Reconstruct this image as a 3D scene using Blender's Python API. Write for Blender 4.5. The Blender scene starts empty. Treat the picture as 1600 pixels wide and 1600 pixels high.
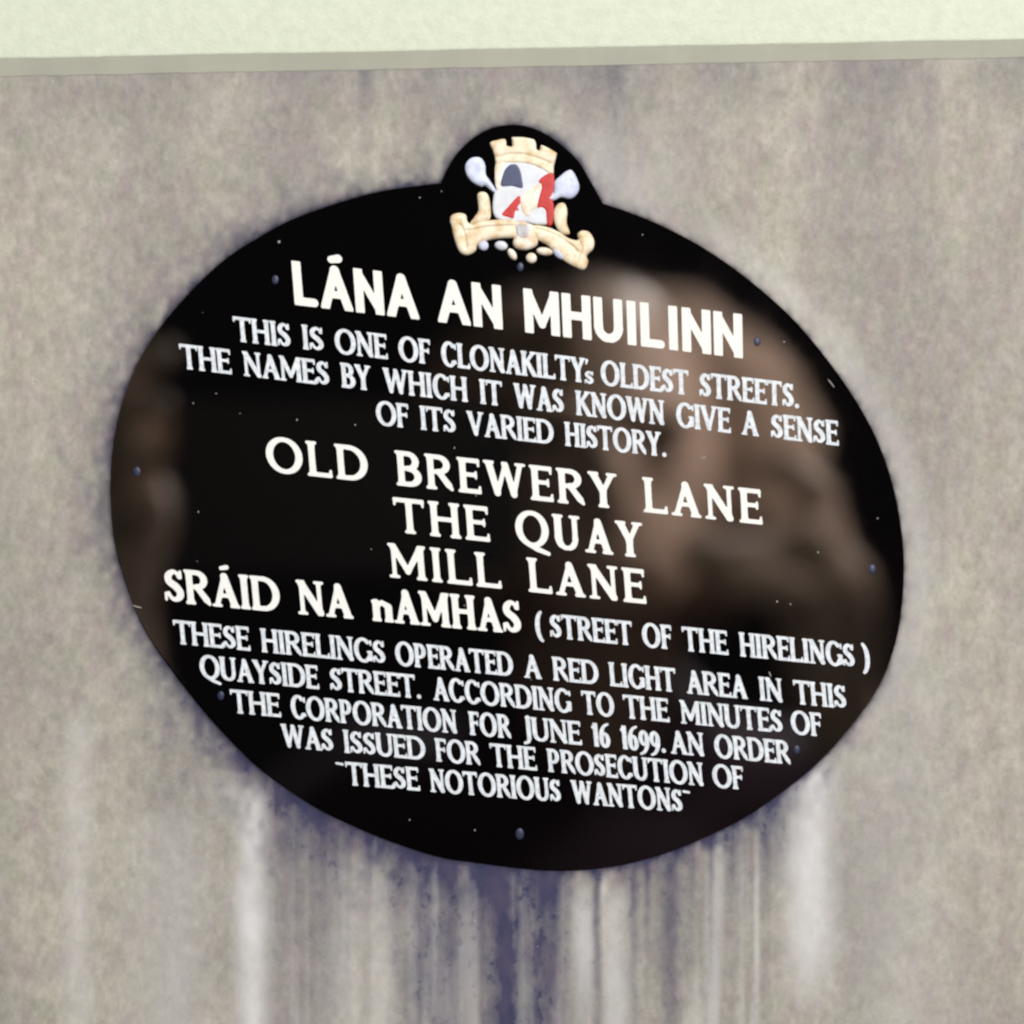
import bpy, bmesh, math, random
import numpy as np
from mathutils import Vector, Matrix

random.seed(7)
rng = np.random.default_rng(7)
scene = bpy.context.scene
COL = scene.collection

# ------------------------------------------------------------------ camera, world, lamps, exposure
PX = 0.00015            # metres on the wall for one unit of the layout (the view is 1600 units wide)
CAM_D = 0.35

cam_data = bpy.data.cameras.new('camera')
cam = bpy.data.objects.new('camera', cam_data)
COL.objects.link(cam)
cam.location = (0, -CAM_D, 0)
cam.rotation_euler = (math.radians(90), 0, 0)
cam_data.sensor_width = 36
cam_data.lens = 36 * CAM_D / (1600 * PX)
cam_data.clip_start = 0.002
cam_data.clip_end = 50
cam_data.dof.use_dof = True
cam_data.dof.focus_distance = CAM_D - 0.011
cam_data.dof.aperture_fstop = 3.4
scene.camera = cam

world = bpy.data.worlds.new('World')
scene.world = world
world.use_nodes = True
bg = world.node_tree.nodes['Background']
bg.inputs['Color'].default_value = (1.0, 0.93, 0.86, 1)
bg.inputs['Strength'].default_value = 0.005


def lamp(name, loc, target, size, power, color, spread=180):
    d = bpy.data.lights.new(name, 'AREA')
    d.shape = 'DISK'
    d.size = size
    d.energy = power
    d.color = color
    d.spread = math.radians(spread)
    o = bpy.data.objects.new(name, d)
    COL.objects.link(o)
    o.location = loc
    o.rotation_euler = (Vector(target) - Vector(loc)).to_track_quat('-Z', 'Y').to_euler()
    return o


lamp('ceiling_lamp', (0.55, -1.75, 0.86), (0, 0, 0), 0.36, 54, (1.0, 0.98, 0.94))
lamp('reflection_fill', (0.40, -0.50, 0.34), (0.12, -0.56, 0.0), 0.10, 0.62, (1.0, 0.90, 0.82), 70)  # added fill without a visible source, brightens the person for the reflection

scene.view_settings.view_transform = 'Standard'
scene.view_settings.look = 'None'
scene.view_settings.exposure = 0
scene.view_settings.gamma = 1
scene.view_settings.use_curve_mapping = False
scene.cycles.use_denoising = True
scene.cycles.max_bounces = 8


# ------------------------------------------------------------------ helpers
def P(x, y, depth=0.0):
    """layout units (x right, y down) to a point on the wall; depth towards the viewer"""
    return Vector(((x - 800) * PX, -depth, (800 - y) * PX))


def tag(o, label=None, cat=None, group=None, kind=None):
    if label: o['label'] = label
    if cat: o['category'] = cat
    if group: o['group'] = group
    if kind: o['kind'] = kind
    return o


def empty(name, loc=(0, 0, 0), parent=None):
    o = bpy.data.objects.new(name, None)
    COL.objects.link(o)
    o.location = loc
    o.empty_display_size = 0.01
    if parent: o.parent = parent
    return o


def link(name, me, m, parent=None, smooth=False):
    o = bpy.data.objects.new(name, me)
    COL.objects.link(o)
    if m is not None:
        me.materials.clear()
        me.materials.append(m)
    if parent: o.parent = parent
    if smooth:
        me.polygons.foreach_set('use_smooth', [True] * len(me.polygons))
    return o


def from_bm(name, bm, m, parent=None, smooth=False):
    bmesh.ops.recalc_face_normals(bm, faces=bm.faces)
    me = bpy.data.meshes.new(name)
    bm.to_mesh(me)
    bm.free()
    return link(name, me, m, parent, smooth)


def smooth_loop(pts, n=8, closed=True):
    """Catmull-Rom through the points"""
    out = []
    N = len(pts)
    rngi = range(N) if closed else range(N - 1)
    for i in rngi:
        if closed:
            p0, p1, p2, p3 = pts[(i - 1) % N], pts[i], pts[(i + 1) % N], pts[(i + 2) % N]
        else:
            p0, p1, p2, p3 = pts[max(i - 1, 0)], pts[i], pts[i + 1], pts[min(i + 2, N - 1)]
        for k in range(n):
            t = k / n
            out.append(tuple(0.5 * (2 * b + (c - a) * t + (2 * a - 5 * b + 4 * c - d) * t * t + (3 * b - a - 3 * c + d) * t ** 3)
                             for a, b, c, d in zip(p0, p1, p2, p3)))
    if not closed: out.append(tuple(pts[-1]))
    return out


def solid(name, loops, z0, z1, m, parent=None, bevel=0.0, bres=2):
    """filled outlines (holes allowed) in layout units, extruded from depth z0 to z1, as one mesh"""
    cu = bpy.data.curves.new('outline', 'CURVE')
    cu.dimensions = '2D'
    cu.fill_mode = 'BOTH'
    cu.extrude = max((z1 - z0) / 2 - bevel, 1e-6)
    cu.bevel_depth = bevel
    cu.bevel_resolution = bres
    cu.offset = -bevel
    for lp in loops:
        s = cu.splines.new('POLY')
        s.points.add(len(lp) - 1)
        co = []
        for (x, y) in lp:
            co += [(x - 800) * PX, (800 - y) * PX, 0, 1]
        s.points.foreach_set('co', co)
        s.use_cyclic_u = True
    tmp = bpy.data.objects.new('outline', cu)
    COL.objects.link(tmp)
    dg = bpy.context.evaluated_depsgraph_get()
    me = bpy.data.meshes.new_from_object(tmp.evaluated_get(dg))
    bpy.data.objects.remove(tmp)
    bpy.data.curves.remove(cu)
    me.name = name
    R = Matrix.Rotation(math.radians(90), 4, 'X')
    me.transform(Matrix.Translation((0, -(z0 + z1) / 2, 0)) @ R)
    o = link(name, me, m, parent)
    return o


# ------------------------------------------------------------------ node helpers
def mat(name, color=(0.5, 0.5, 0.5), rough=0.5, **kw):
    m = bpy.data.materials.new(name)
    m.use_nodes = True
    b = m.node_tree.nodes['Principled BSDF']
    b.inputs['Base Color'].default_value = (*color, 1)
    b.inputs['Roughness'].default_value = rough
    for k, v in kw.items():
        b.inputs[k].default_value = v
    return m, m.node_tree, b


def N(nt, typ, **kw):
    n = nt.nodes.new(typ)
    for k, v in kw.items():
        setattr(n, k, v)
    return n


def noise(nt, vec, scale, detail=3, rough=0.55, dist=0.0):
    n = N(nt, 'ShaderNodeTexNoise')
    n.inputs['Scale'].default_value = scale
    n.inputs['Detail'].default_value = detail
    n.inputs['Roughness'].default_value = rough
    n.inputs['Distortion'].default_value = dist
    nt.links.new(vec, n.inputs['Vector'])
    return n


def mapping(nt, vec, scale, loc=(0, 0, 0)):
    n = N(nt, 'ShaderNodeMapping')
    n.inputs['Scale'].default_value = scale
    n.inputs['Location'].default_value = loc
    nt.links.new(vec, n.inputs['Vector'])
    return n.outputs['Vector']


def maprange(nt, val, a, b, c=0.0, d=1.0):
    n = N(nt, 'ShaderNodeMapRange')
    n.inputs['From Min'].default_value = a
    n.inputs['From Max'].default_value = b
    n.inputs['To Min'].default_value = c
    n.inputs['To Max'].default_value = d
    nt.links.new(val, n.inputs['Value'])
    return n.outputs['Result']


def math_(nt, op, a, b=None):
    n = N(nt, 'ShaderNodeMath', operation=op)
    for i, v in enumerate((a, b)):
        if v is None: continue
        if isinstance(v, (int, float)): n.inputs[i].default_value = v
        else: nt.links.new(v, n.inputs[i])
    return n.outputs[0]


def mix(nt, fac, a, b, blend='MIX'):
    n = N(nt, 'ShaderNodeMix', data_type='RGBA', blend_type=blend)
    if isinstance(fac, (int, float)): n.inputs[0].default_value = fac
    else: nt.links.new(fac, n.inputs[0])
    for i, v in ((6, a), (7, b)):
        if isinstance(v, tuple): n.inputs[i].default_value = (*v, 1)
        else: nt.links.new(v, n.inputs[i])
    return n.outputs[2]


def bump(nt, bsdf, height, dist, strength=1.0):
    n = N(nt, 'ShaderNodeBump')
    n.inputs['Distance'].default_value = dist
    n.inputs['Strength'].default_value = strength
    nt.links.new(height, n.inputs['Height'])
    nt.links.new(n.outputs['Normal'], bsdf.inputs['Normal'])


# ------------------------------------------------------------------ plaque outline (layout units)
OVAL = [(942, 318), (981, 331), (1030, 351), (1090, 382), (1150, 422), (1210, 471), (1255, 516), (1303, 576), (1341, 632),
        (1371, 689), (1394, 754), (1408, 824), (1412.5, 890), (1407, 965), (1393, 1025), (1369, 1080), (1327, 1138),
        (1274, 1196), (1211, 1246), (1150, 1285), (1062, 1325), (990, 1347), (930, 1357), (872, 1360), (812, 1356),
        (750, 1348), (690, 1339), (619, 1317), (555, 1291), (487, 1257), (412, 1205), (360, 1156), (310, 1100), (259, 1033),
        (225, 980), (204, 931), (188, 882), (178, 838), (174, 794), (173, 749), (176.5, 700), (186, 647), (203, 595),
        (226, 548), (263, 495), (308, 445), (352, 405), (394, 377), (452, 345), (525, 318), (600, 298), (689, 286)]
DOME = [(689, 286), (698, 266), (714, 240), (738, 217), (766, 201), (797, 195), (825, 198), (852, 209), (879, 228),
        (903, 251), (921, 280), (934, 303), (942, 318)]
outline = smooth_loop(OVAL, 6, closed=False)[:-1] + smooth_loop(DOME, 6, closed=False)[:-1]
OUT = np.array(outline)


def poly_dist(px, py):
    """signed distance (units) to the plaque outline, positive outside"""
    d2 = np.full(px.shape, 1e12)
    inside = np.zeros(px.shape, bool)
    A = OUT
    B = np.roll(OUT, -1, 0)
    for (ax, ay), (bx, by) in zip(A, B):
        ex, ey = bx - ax, by - ay
        t = np.clip(((px - ax) * ex + (py - ay) * ey) / (ex * ex + ey * ey), 0, 1)
        d2 = np.minimum(d2, (px - ax - t * ex) ** 2 + (py - ay - t * ey) ** 2)
        if by != ay:
            c = ((ay > py) != (by > py)) & (px < (bx - ax) * (py - ay) / (by - ay) + ax)
            inside ^= c
    d = np.sqrt(d2)
    return np.where(inside, -d, d)


# ------------------------------------------------------------------ wall
WALL_DEPTH = -0.0006
TRIM_SLOPE = -30.0 / 1600


def axis(lo, hi):
    return np.concatenate([np.linspace(-1200, lo, 20, endpoint=False), np.linspace(lo, hi, 440), np.linspace(hi, 2800, 21)[1:]])


gx, gy = np.meshgrid(axis(-40, 1640), axis(40, 1640))


def vnoise(shape, sx, sy, seed):
    """smooth value noise on the wall grid, cell size sx x sy units"""
    r = np.random.default_rng(seed)
    T = r.random((256, 256))
    u, v = (gx + 3000) / sx, (gy + 3000) / sy
    i, j = np.floor(u).astype(int), np.floor(v).astype(int)
    fu, fv = u - i, v - j
    fu, fv = fu * fu * (3 - 2 * fu), fv * fv * (3 - 2 * fv)
    g = lambda a, b: T[b % 256, a % 256]
    return (g(i, j) * (1 - fu) + g(i + 1, j) * fu) * (1 - fv) + (g(i, j + 1) * (1 - fu) + g(i + 1, j + 1) * fu) * fv


def build_wall():
    d = poly_dist(gx, gy)
    dp = np.maximum(d, 0)
    # lower rim of the plaque for every x
    lower = np.array([(x, y) for x, y in outline if y > 740])
    o_ = np.argsort(lower[:, 0])
    ye = np.interp(gx, lower[o_, 0], lower[o_, 1])
    run = gy - ye
    wob = (vnoise(None, 60, 90, 1) - .5) * 5 + (vnoise(None, 25, 40, 2) - .5) * 3
    X = gx + wob
    grime_and_dark = np.zeros_like(gx)
    for (x, w, s, ln) in [(835, 58, .42, 260), (705, 60, .26, 230), (655, 24, .55, 280), (700, 20, .3, 150), (750, 24, .6, 120), (775, 18, .45, 380), (799, 17, .95, 900),
                          (848, 27, .85, 170), (850, 22, .5, 800), (600, 20, .3, 80), (935, 6, .45, 240), (990, 7, .5, 170),
                          (1050, 18, .35, 400), (1010, 5, .35, 110), (1080, 5, .3, 100), (1110, 5, .35, 100), (1150, 14, .35, 70),
                          (1205, 24, .75, 70), (560, 40, .3, 60), (500, 40, .35, 70), (475, 55, .27, 500), (440, 30, .35, 80),
                          (690, 60, .25, 600), (380, 25, .3, 40), (1130, 60, .16, 400), (260, 50, .15, 300)]:
        up = np.clip(run / 6, 0, 1)
        g = min(s * 1.45, .97) * np.exp(-((X - x) / (w * 1.12)) ** 2) * np.exp(-(np.maximum(run, 0) / (ln * 1.25)) ** 1.3) * up
        grime_and_dark = 1 - (1 - grime_and_dark) * (1 - np.clip(g, 0, 1))
    # fine vertical runs of dirty and clean water under the plaque
    area = np.clip((gx - 380) / 120, 0, 1) * np.clip((1260 - gx) / 60, 0, 1) * np.clip(run / 10, 0, 1)
    fib = vnoise(None, 8, 260, 21) * .35 + vnoise(None, 17, 400, 22) * .35 + vnoise(None, 45, 500, 23) * .30
    near = .45 + .55 * np.exp(-np.maximum(run, 0) / 110)
    grime_and_dark = np.clip(grime_and_dark + area * near * (np.clip((fib - .46) * .7, -.25, .22)), 0, .97)
    # uneven dark fringe along the rim, wider below and to the left
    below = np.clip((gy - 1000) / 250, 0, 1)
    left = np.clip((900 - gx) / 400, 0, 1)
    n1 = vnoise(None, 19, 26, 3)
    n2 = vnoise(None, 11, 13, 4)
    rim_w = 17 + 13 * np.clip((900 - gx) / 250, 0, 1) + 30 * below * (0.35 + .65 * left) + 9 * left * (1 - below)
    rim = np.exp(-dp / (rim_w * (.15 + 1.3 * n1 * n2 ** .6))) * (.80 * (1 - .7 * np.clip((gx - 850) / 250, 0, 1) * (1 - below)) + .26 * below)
    grime_and_dark = 1 - (1 - grime_and_dark) * (1 - np.clip(rim, 0, .95))
    # darker tone under the board, fading downwards, with two dark streaks
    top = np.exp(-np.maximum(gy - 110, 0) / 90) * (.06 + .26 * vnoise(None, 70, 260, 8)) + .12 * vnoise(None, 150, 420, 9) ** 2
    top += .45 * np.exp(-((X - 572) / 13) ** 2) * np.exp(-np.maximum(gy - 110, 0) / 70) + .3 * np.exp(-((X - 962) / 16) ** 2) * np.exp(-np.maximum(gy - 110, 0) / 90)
    grime_and_dark = 1 - (1 - grime_and_dark) * (1 - np.clip(top, 0, .6))
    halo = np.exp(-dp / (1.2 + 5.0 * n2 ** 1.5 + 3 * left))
    wash = np.zeros_like(gx)
    for (x, w, s, y0, y1) in [(394, 24, 1.0, 1215, 1900), (362, 40, .7, 1200, 1310), (275, 45, .35, 1300, 1900), (912, 19, .75, 1375, 1640), (962, 22, .6, 1375, 1800),
                              (1268, 38, .95, 1180, 1600), (1243, 46, .9, 1190, 1350), (545, 40, .28, 1320, 1900),
                              (120, 24, .35, 1100, 1900), (595, 30, .35, 1350, 1900), (700, 28, .3, 1480, 1900), (260, 60, .3, 1250, 1900),
                              (1400, 90, .2, 1000, 1900), (740, 14, .5, 1350, 1375)]:
        v = np.clip((gy - y0) / 40, 0, 1) * np.clip((y1 - gy) / 140, 0, 1)
        wash = np.maximum(wash, s * np.exp(-((X - x) / w) ** 2) * v)
    wash = np.maximum(wash, area * np.clip((.45 - fib) * 2.6, 0, .45))
    right = np.clip((gx - 1000) / 200, 0, 1)
    wash = np.maximum(wash, 0.28 * right * np.exp(-((dp - 22) / 26) ** 2) * np.clip((1300 - gy) / 200, 0, 1))
    wash = np.maximum(wash, .35 * np.exp(-((gx - 930) / 110) ** 2 - ((gy - 300) / 90) ** 2))
    ny, nx = gx.shape
    verts = np.stack([(gx - 800) * PX, np.full_like(gx, -WALL_DEPTH), (800 - gy) * PX], -1).reshape(-1, 3)
    idx = np.arange(ny * nx).reshape(ny, nx)
    faces = np.stack([idx[1:, :-1], idx[1:, 1:], idx[:-1, 1:], idx[:-1, :-1]], -1).reshape(-1, 4)
    me = bpy.data.meshes.new('wall')
    me.from_pydata(verts.tolist(), [], faces.tolist())
    for nm, a in (('grime_and_dark', grime_and_dark), ('halo', halo), ('wash', wash)):
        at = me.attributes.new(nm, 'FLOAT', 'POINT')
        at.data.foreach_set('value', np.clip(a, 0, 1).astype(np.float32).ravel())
    me.update()

    m, nt, b = mat('weathered_render', rough=0.85)
    b.inputs['Specular IOR Level'].default_value = 0.2
    tc = N(nt, 'ShaderNodeTexCoord').outputs['Object']
    big = noise(nt, mapping(nt, tc, (1, 1, .55)), 55, 4, .6)
    hue = noise(nt, mapping(nt, tc, (1, 1, .6), (3, 1, 2)), 150, 3, .6)
    hue2 = noise(nt, mapping(nt, tc, (1, 1, .7), (7, 5, 1)), 190, 3, .6)
    fine = noise(nt, mapping(nt, tc, (1, 1, .75)), 700, 3, .7)
    strk = noise(nt, mapping(nt, tc, (1, 1, .12), (1, 9, 4)), 260, 3, .6)
    zone = noise(nt, mapping(nt, tc, (1, 1, .35), (4, 4, 9)), 26, 3, .6)
    c = mix(nt, maprange(nt, big.outputs[0], .35, .68), (.36, .335, .30), (.445, .42, .375))
    c = mix(nt, maprange(nt, zone.outputs[0], .42, .66, 0, .8), c, (.50, .47, .40))
    c = mix(nt, maprange(nt, zone.outputs[0], .54, .34, 0, .6), c, (.315, .287, .275))
    c = mix(nt, maprange(nt, hue.outputs[0], .45, .72, 0, .7), c, (.365, .30, .295))
    c = mix(nt, maprange(nt, hue2.outputs[0], .47, .72, 0, .7), c, (.365, .36, .285))
    c = mix(nt, 1.0, c, maprange(nt, fine.outputs[0], .25, .75, .84, 1.14), 'MULTIPLY')
    midn = noise(nt, mapping(nt, tc, (1, 1, .7), (8, 3, 3)), 300, 4, .7)
    c = mix(nt, 1.0, c, maprange(nt, midn.outputs[0], .3, .7, .87, 1.12), 'MULTIPLY')
    c = mix(nt, 1.0, c, maprange(nt, strk.outputs[0], .3, .7, .97, 1.03), 'MULTIPLY')

    def attr(nm):
        n = N(nt, 'ShaderNodeAttribute', attribute_name=nm)
        return n.outputs['Fac']
    blot = noise(nt, mapping(nt, tc, (1, 1, .6), (5, 2, 8)), 130, 5, .65)
    bl = math_(nt, 'MULTIPLY', maprange(nt, blot.outputs[0], .32, .60, .76, 1.14), maprange(nt, strk.outputs[0], .3, .6, .88, 1.06))
    c = mix(nt, math_(nt, 'MULTIPLY', attr('wash'), maprange(nt, blot.outputs[0], .35, .65, .65, 1.1)), c, (.72, .71, .715))
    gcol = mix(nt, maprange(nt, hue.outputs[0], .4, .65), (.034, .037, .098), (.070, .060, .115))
    gf = math_(nt, 'MULTIPLY', attr('grime_and_dark'), bl)
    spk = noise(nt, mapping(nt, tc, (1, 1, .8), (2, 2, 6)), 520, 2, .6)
    spots = math_(nt, 'MULTIPLY', maprange(nt, spk.outputs[0], .58, .70), maprange(nt, attr('grime_and_dark'), .05, .5, 0, .16))
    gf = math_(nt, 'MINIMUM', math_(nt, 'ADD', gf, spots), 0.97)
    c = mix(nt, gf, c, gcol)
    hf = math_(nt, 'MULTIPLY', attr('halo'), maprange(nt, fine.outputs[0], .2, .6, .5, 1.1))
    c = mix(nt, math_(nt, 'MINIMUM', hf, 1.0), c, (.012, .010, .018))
    nt.links.new(c, b.inputs['Base Color'])
    bump(nt, b, fine.outputs[0], 0.0001, 0.3)
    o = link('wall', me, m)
    tag(o, 'weathered grey beige wall with dark blue streaks running down below the black plaque', 'wall')


build_wall()


# ------------------------------------------------------------------ cream board with bevelled lower edge
def build_border():
    root = empty('border_board', P(800, -40, 0))
    tag(root, 'cream white board with a slanted grey lower edge running across the top above the plaque', 'border board')
    m, nt, b = mat('cream_board', rough=0.8)
    b.inputs['Specular IOR Level'].default_value = 0.25
    tc = N(nt, 'ShaderNodeTexCoord').outputs['Object']
    fib = noise(nt, mapping(nt, tc, (1, 1, 1)), 330, 5, .65)
    fine = noise(nt, mapping(nt, tc, (1, 1, 1.6)), 1300, 3, .7)
    c = mix(nt, maprange(nt, fib.outputs[0], .35, .65), (.615, .66, .535), (.68, .725, .60))
    nt.links.new(c, b.inputs['Base Color'])
    h = math_(nt, 'ADD', math_(nt, 'MULTIPLY', fib.outputs[0], 1.0), math_(nt, 'MULTIPLY', fine.outputs[0], .35))
    bump(nt, b, h, 0.0005, 0.4)
    m2, nt2, b2 = mat('board_core', rough=0.85)
    tc2 = N(nt2, 'ShaderNodeTexCoord').outputs['Object']
    f2 = noise(nt2, mapping(nt2, tc2, (.35, 1, 1)), 400, 4, .6)
    c2 = mix(nt2, maprange(nt2, f2.outputs[0], .3, .7), (.83, .835, .70), (.86, .865, .74))
    nt2.links.new(c2, b2.inputs['Base Color'])
    bump(nt2, b2, f2.outputs[0], 0.0001, 0.15)
    # world coordinates, made local to the root afterwards
    FRONT, BACK = 0.0028, 0.00005
    k = (CAM_D - FRONT) / CAM_D
    n = 600
    xs = np.linspace(-700, 2300, n)
    r = np.random.default_rng(3)
    jag = np.convolve(r.normal(0, 1, n + 30), np.ones(14) / 14, 'same')[15:15 + n]
    jag2 = np.convolve(r.normal(0, 1, n + 30), np.ones(9) / 9, 'same')[15:15 + n]
    # silhouette lines: lip of the face and foot of the bevel as measured on their own depths
    lip = 92 + TRIM_SLOPE * xs + jag * 1.0
    foot = 119.5 + TRIM_SLOPE * xs + jag2 * .8
    rows = []

    def row(ys, depth):
        kk = (CAM_D - depth) / CAM_D
        return [Vector(((x - 800) * PX * kk, -depth, (800 - y) * PX * kk)) for x, y in zip(xs, ys)]
    top = row(np.full(n, -760.0), FRONT)
    mid = row(lip - 4.5, FRONT)
    edge = row(lip - 1.0, FRONT - .00003)
    lip_r = row(lip, FRONT - .00014)
    foot_r = row(foot, BACK - .00056)
    foot_b = row(foot - .6, BACK - .00055)
    topb = row(np.full(n, -760.0), BACK - .0004)

    def strip(name, rws, mm):
        bm = bmesh.new()
        vs = [[bm.verts.new(v - root.location) for v in rw] for rw in rws]
        for a, c_ in zip(vs[:-1], vs[1:]):
            for i in range(n - 1):
                bm.faces.new((a[i], a[i + 1], c_[i + 1], c_[i]))
        return from_bm(name, bm, mm, root, True)
    strip('board_face', [topb, top, mid, edge, lip_r], m)
    strip('bevel', [[v.copy() for v in lip_r], foot_r], m2)


build_border()

# ------------------------------------------------------------------ plaque
plaque = empty('plaque', P(800, 828, 0))
tag(plaque, 'glossy black oval plaque with a coloured crest on top and white lettering', 'plaque')


def localize(o):
    o.data.transform(Matrix.Translation(-plaque.location))
    return o


mb, ntb, bb = mat('black_gloss', (.0012, .0009, .0012), 0.07, IOR=3.3)
tcb = N(ntb, 'ShaderNodeTexCoord').outputs['Object']
wv = noise(ntb, tcb, 22, 2, .5)
bump(ntb, bb, wv.outputs[0], 0.0004, 0.35)
sm = noise(ntb, tcb, 90, 4, .6)
ntb.links.new(maprange(ntb, sm.outputs[0], .3, .7, .025, .045), bb.inputs['Roughness'])
plate = localize(solid('backing_plate', [outline], WALL_DEPTH, 0.0, mb, plaque))


# ---- lettering: every word is a union of tapered strokes, contoured on a fine grid
class Style:
    def __init__(s, T, t, S, sr, gap, k, serif=True):
        s.T, s.t, s.S, s.sr, s.gap, s.k, s.serif = T, t, S, sr, gap, k, serif


def arc(cx, cy, rx, ry, a0, a1, st, n=14, lo=None, hi=None):
    lo = st.t if lo is None else lo
    hi = st.T if hi is None else hi
    out = []
    for i in range(n + 1):
        a = math.radians(a0 + (a1 - a0) * i / n)
        out.append((cx + rx * math.cos(a), cy + ry * math.sin(a), lo + (hi - lo) * abs(math.cos(a)) ** 1.4))
    return out


def glyph(ch, W, st):
    T, t, S, sr = st.T, st.t, st.S, st.sr
    L = []
    sf = st.serif

    def line(*p): L.append(list(p))

    def ser(x, y, l=None, r=None):
        if not sf: return
        l = S if l is None else l
        r = S if r is None else r
        line((x - l + sr, y, sr), (x + r - sr, y, sr))

    e = sr if sf else T * .35      # where an end sits
    el = S if sf else T            # inset of an upright at the side of the letter

    def stem(x, r=T, bot=True, top=True, y0=None, y1=None):
        y0 = e if y0 is None else y0
        y1 = 1 - e if y1 is None else y1
        if sf:
            line((x, y0, r * .98), (x, y0 + .14, r * .90), (x, (y0 + y1) / 2, r * .88), (x, y1 - .14, r * .90), (x, y1, r * .98))
            L[-1][0] = (x, y0 + r * .55, r); L[-1][-1] = (x, y1 - r * .55, r)
        else:
            line((x, y0, r), (x, y1, r))
        if bot: ser(x, sr)
        if top: ser(x, 1 - sr)

    yt, yb = 1 - t, t
    tick = sf
    if ch == 'I': stem(W / 2)
    elif ch == 'L':
        stem(el); line((el, yb, t), (W - t, yb, t))
        if tick: line((W - sr * 1.2, sr * 1.3, sr * 1.15), (W - sr * .9, .2, sr * .8))
    elif ch == 'D':
        stem(el); cx = el + (W - el) * .30
        line((el, yt, t), (cx, yt, t)); line((el, yb, t), (cx, yb, t)); L.append(arc(cx, .5, W - T - cx, .5 - t, 90, -90, st))
    elif ch in 'BPR':
        stem(el)
        yc = .74 if ch != 'P' else .71
        ym = .51 if ch != 'P' else .44
        rx = (W - T - .04) if ch != 'B' else (W - T - .05)
        if ch == 'R': rx = W - T - .1 * W
        cx = el + (rx - el) * .45
        line((el, yt, t), (cx, yt, t)); line((el, ym, t * .9), (cx, ym, t * .9))
        L.append(arc(cx, (yt + ym) / 2, rx - cx, (yt - ym) / 2, 90, -90, st, hi=T * .95))
        if ch == 'B':
            cx2 = cx
            line((el, yb, t), (cx2, yb, t)); L.append(arc(cx2, (yb + ym) / 2, W - T - cx2, (ym - yb) / 2, 90, -90, st))
        if ch == 'R':
            line((cx + .02, ym, T * .8), (W - .19 * min(W, 1), .16, T * .92), (W - sr * 1.6, sr * 1.15, sr * 1.1))
    elif ch in 'EF':
        stem(el)
        line((el, yt, t), (W - t - .02, yt, t)); line((el, .53, t * .92), (W * .80 - t * .5, .53, t * .92))
        if tick:
            line((W - sr * 1.3, 1 - sr, sr), (W - sr * 1.1, .80, sr * .75)); line((W * .80, .62, sr * .7), (W * .80, .44, sr * .7))
        if ch == 'E':
            line((el, yb, t), (W - t, yb, t))
            if tick: line((W - sr * 1.1, sr, sr), (W - sr * .8, .2, sr * .75))
    elif ch == 'H':
        stem(el); stem(W - el); line((el, .51, t), (W - el, .51, t))
    elif ch == 'N':
        r = T if not sf else t * 1.05
        stem(el, r, True, False); stem(W - el, r, False, True)
        line((el, 1 - T * (.75 if sf else 1), T * (1 if sf else .9)), (W - el, T * (.8 if sf else 1), T * (1 if sf else .9)))
        if sf: ser(el, 1 - sr, S, T)
    elif ch == 'M':
        r = T if not sf else t * 1.05
        stem(el, r, True, False); stem(W - el, T, True, False)
        line((el, 1 - T * .8, T * .95), (W / 2, .22, T * .8)); line((W - el, 1 - T * .8, T * .9), (W / 2, .22, T * .75))
        if sf: ser(el, 1 - sr, S, .02); ser(W - el, 1 - sr, .02, S)
    elif ch in 'AÁ':
        x0, x1 = el * .95, W - el * .95
        a = t * 1.08 if sf else T
        line((x0, e * 1.2, a), (W / 2, 1 - T * 1.05, a)); line((W / 2, 1 - T * 1.02, T), (x1, e * 1.2, T))
        line((W * .3, .34, t * .9), (W * .7, .34, t * .9)); ser(x0, sr); ser(x1, sr)
        if ch == 'Á': line((W / 2 - .06, 1.13, t * .85), (W / 2 + .10, 1.17, t * 1.0))
    elif ch == 'V':
        line((el * .9, 1 - e * 1.2, T), (W / 2, T * .9, T * .9)); line((W - el * .9, 1 - e * 1.2, t * 1.05), (W / 2, T * .9, t))
        ser(el * .9, 1 - sr); ser(W - el * .9, 1 - sr)
    elif ch == 'W':
        x0, x1, x2, x3, xm = el * .9, W * .30, W * .70, W - el * .9, W * .52
        line((x0, 1 - e * 1.2, T), (x1, T * .9, T * .9)); line((x1, T * .9, t), (xm, 1 - T * .9, t * .95))
        line((xm, 1 - T * .9, T * .9), (x2, T * .9, T * .9)); line((x2, T * .9, t), (x3, 1 - e * 1.2, t * 1.05))
        ser(x0, 1 - sr); ser(xm, 1 - sr, S * .7, S * .4); ser(x3, 1 - sr)
    elif ch == 'Y':
        x0, x1 = el * .9, W - el * .9
        line((x0, 1 - e * 1.2, T), (W / 2, .45, T * .9)); line((x1, 1 - e * 1.2, t * 1.1), (W / 2, .45, t))
        line((W / 2, .45, T * .9), (W / 2, e + .05, T)); ser(W / 2, sr); ser(x0, 1 - sr); ser(x1, 1 - sr)
    elif ch == 'T':
        stem(W / 2, T, True, False); line((t, yt, t), (W - t, yt, t))
        if tick:
            line((sr * 1.2, 1 - sr, sr), (sr * .9, .80, sr * .75)); line((W - sr * 1.2, 1 - sr, sr), (W - sr * .9, .80, sr * .75))
    elif ch == 'U':
        xr = W - el
        line((el, 1 - e, T), (el, .34, T)); rr = t * 1.15 if sf else T
        line((xr, 1 - e, rr), (xr, .34, rr))
        pts = []
        for i in range(13):
            a = math.radians(180 + 180 * i / 12)
            w = i / 12
            pts.append((W / 2 + (xr - el) / 2 * math.cos(a), .34 + (.34 - (t if sf else T) + .01) * math.sin(a),
                        (T * (1 - w) + rr * w) if abs(math.cos(a)) > .7 else (t * 1.1 if sf else T)))
        L.append(pts); ser(el, 1 - sr); ser(xr, 1 - sr)
    elif ch in 'OQ':
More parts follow.
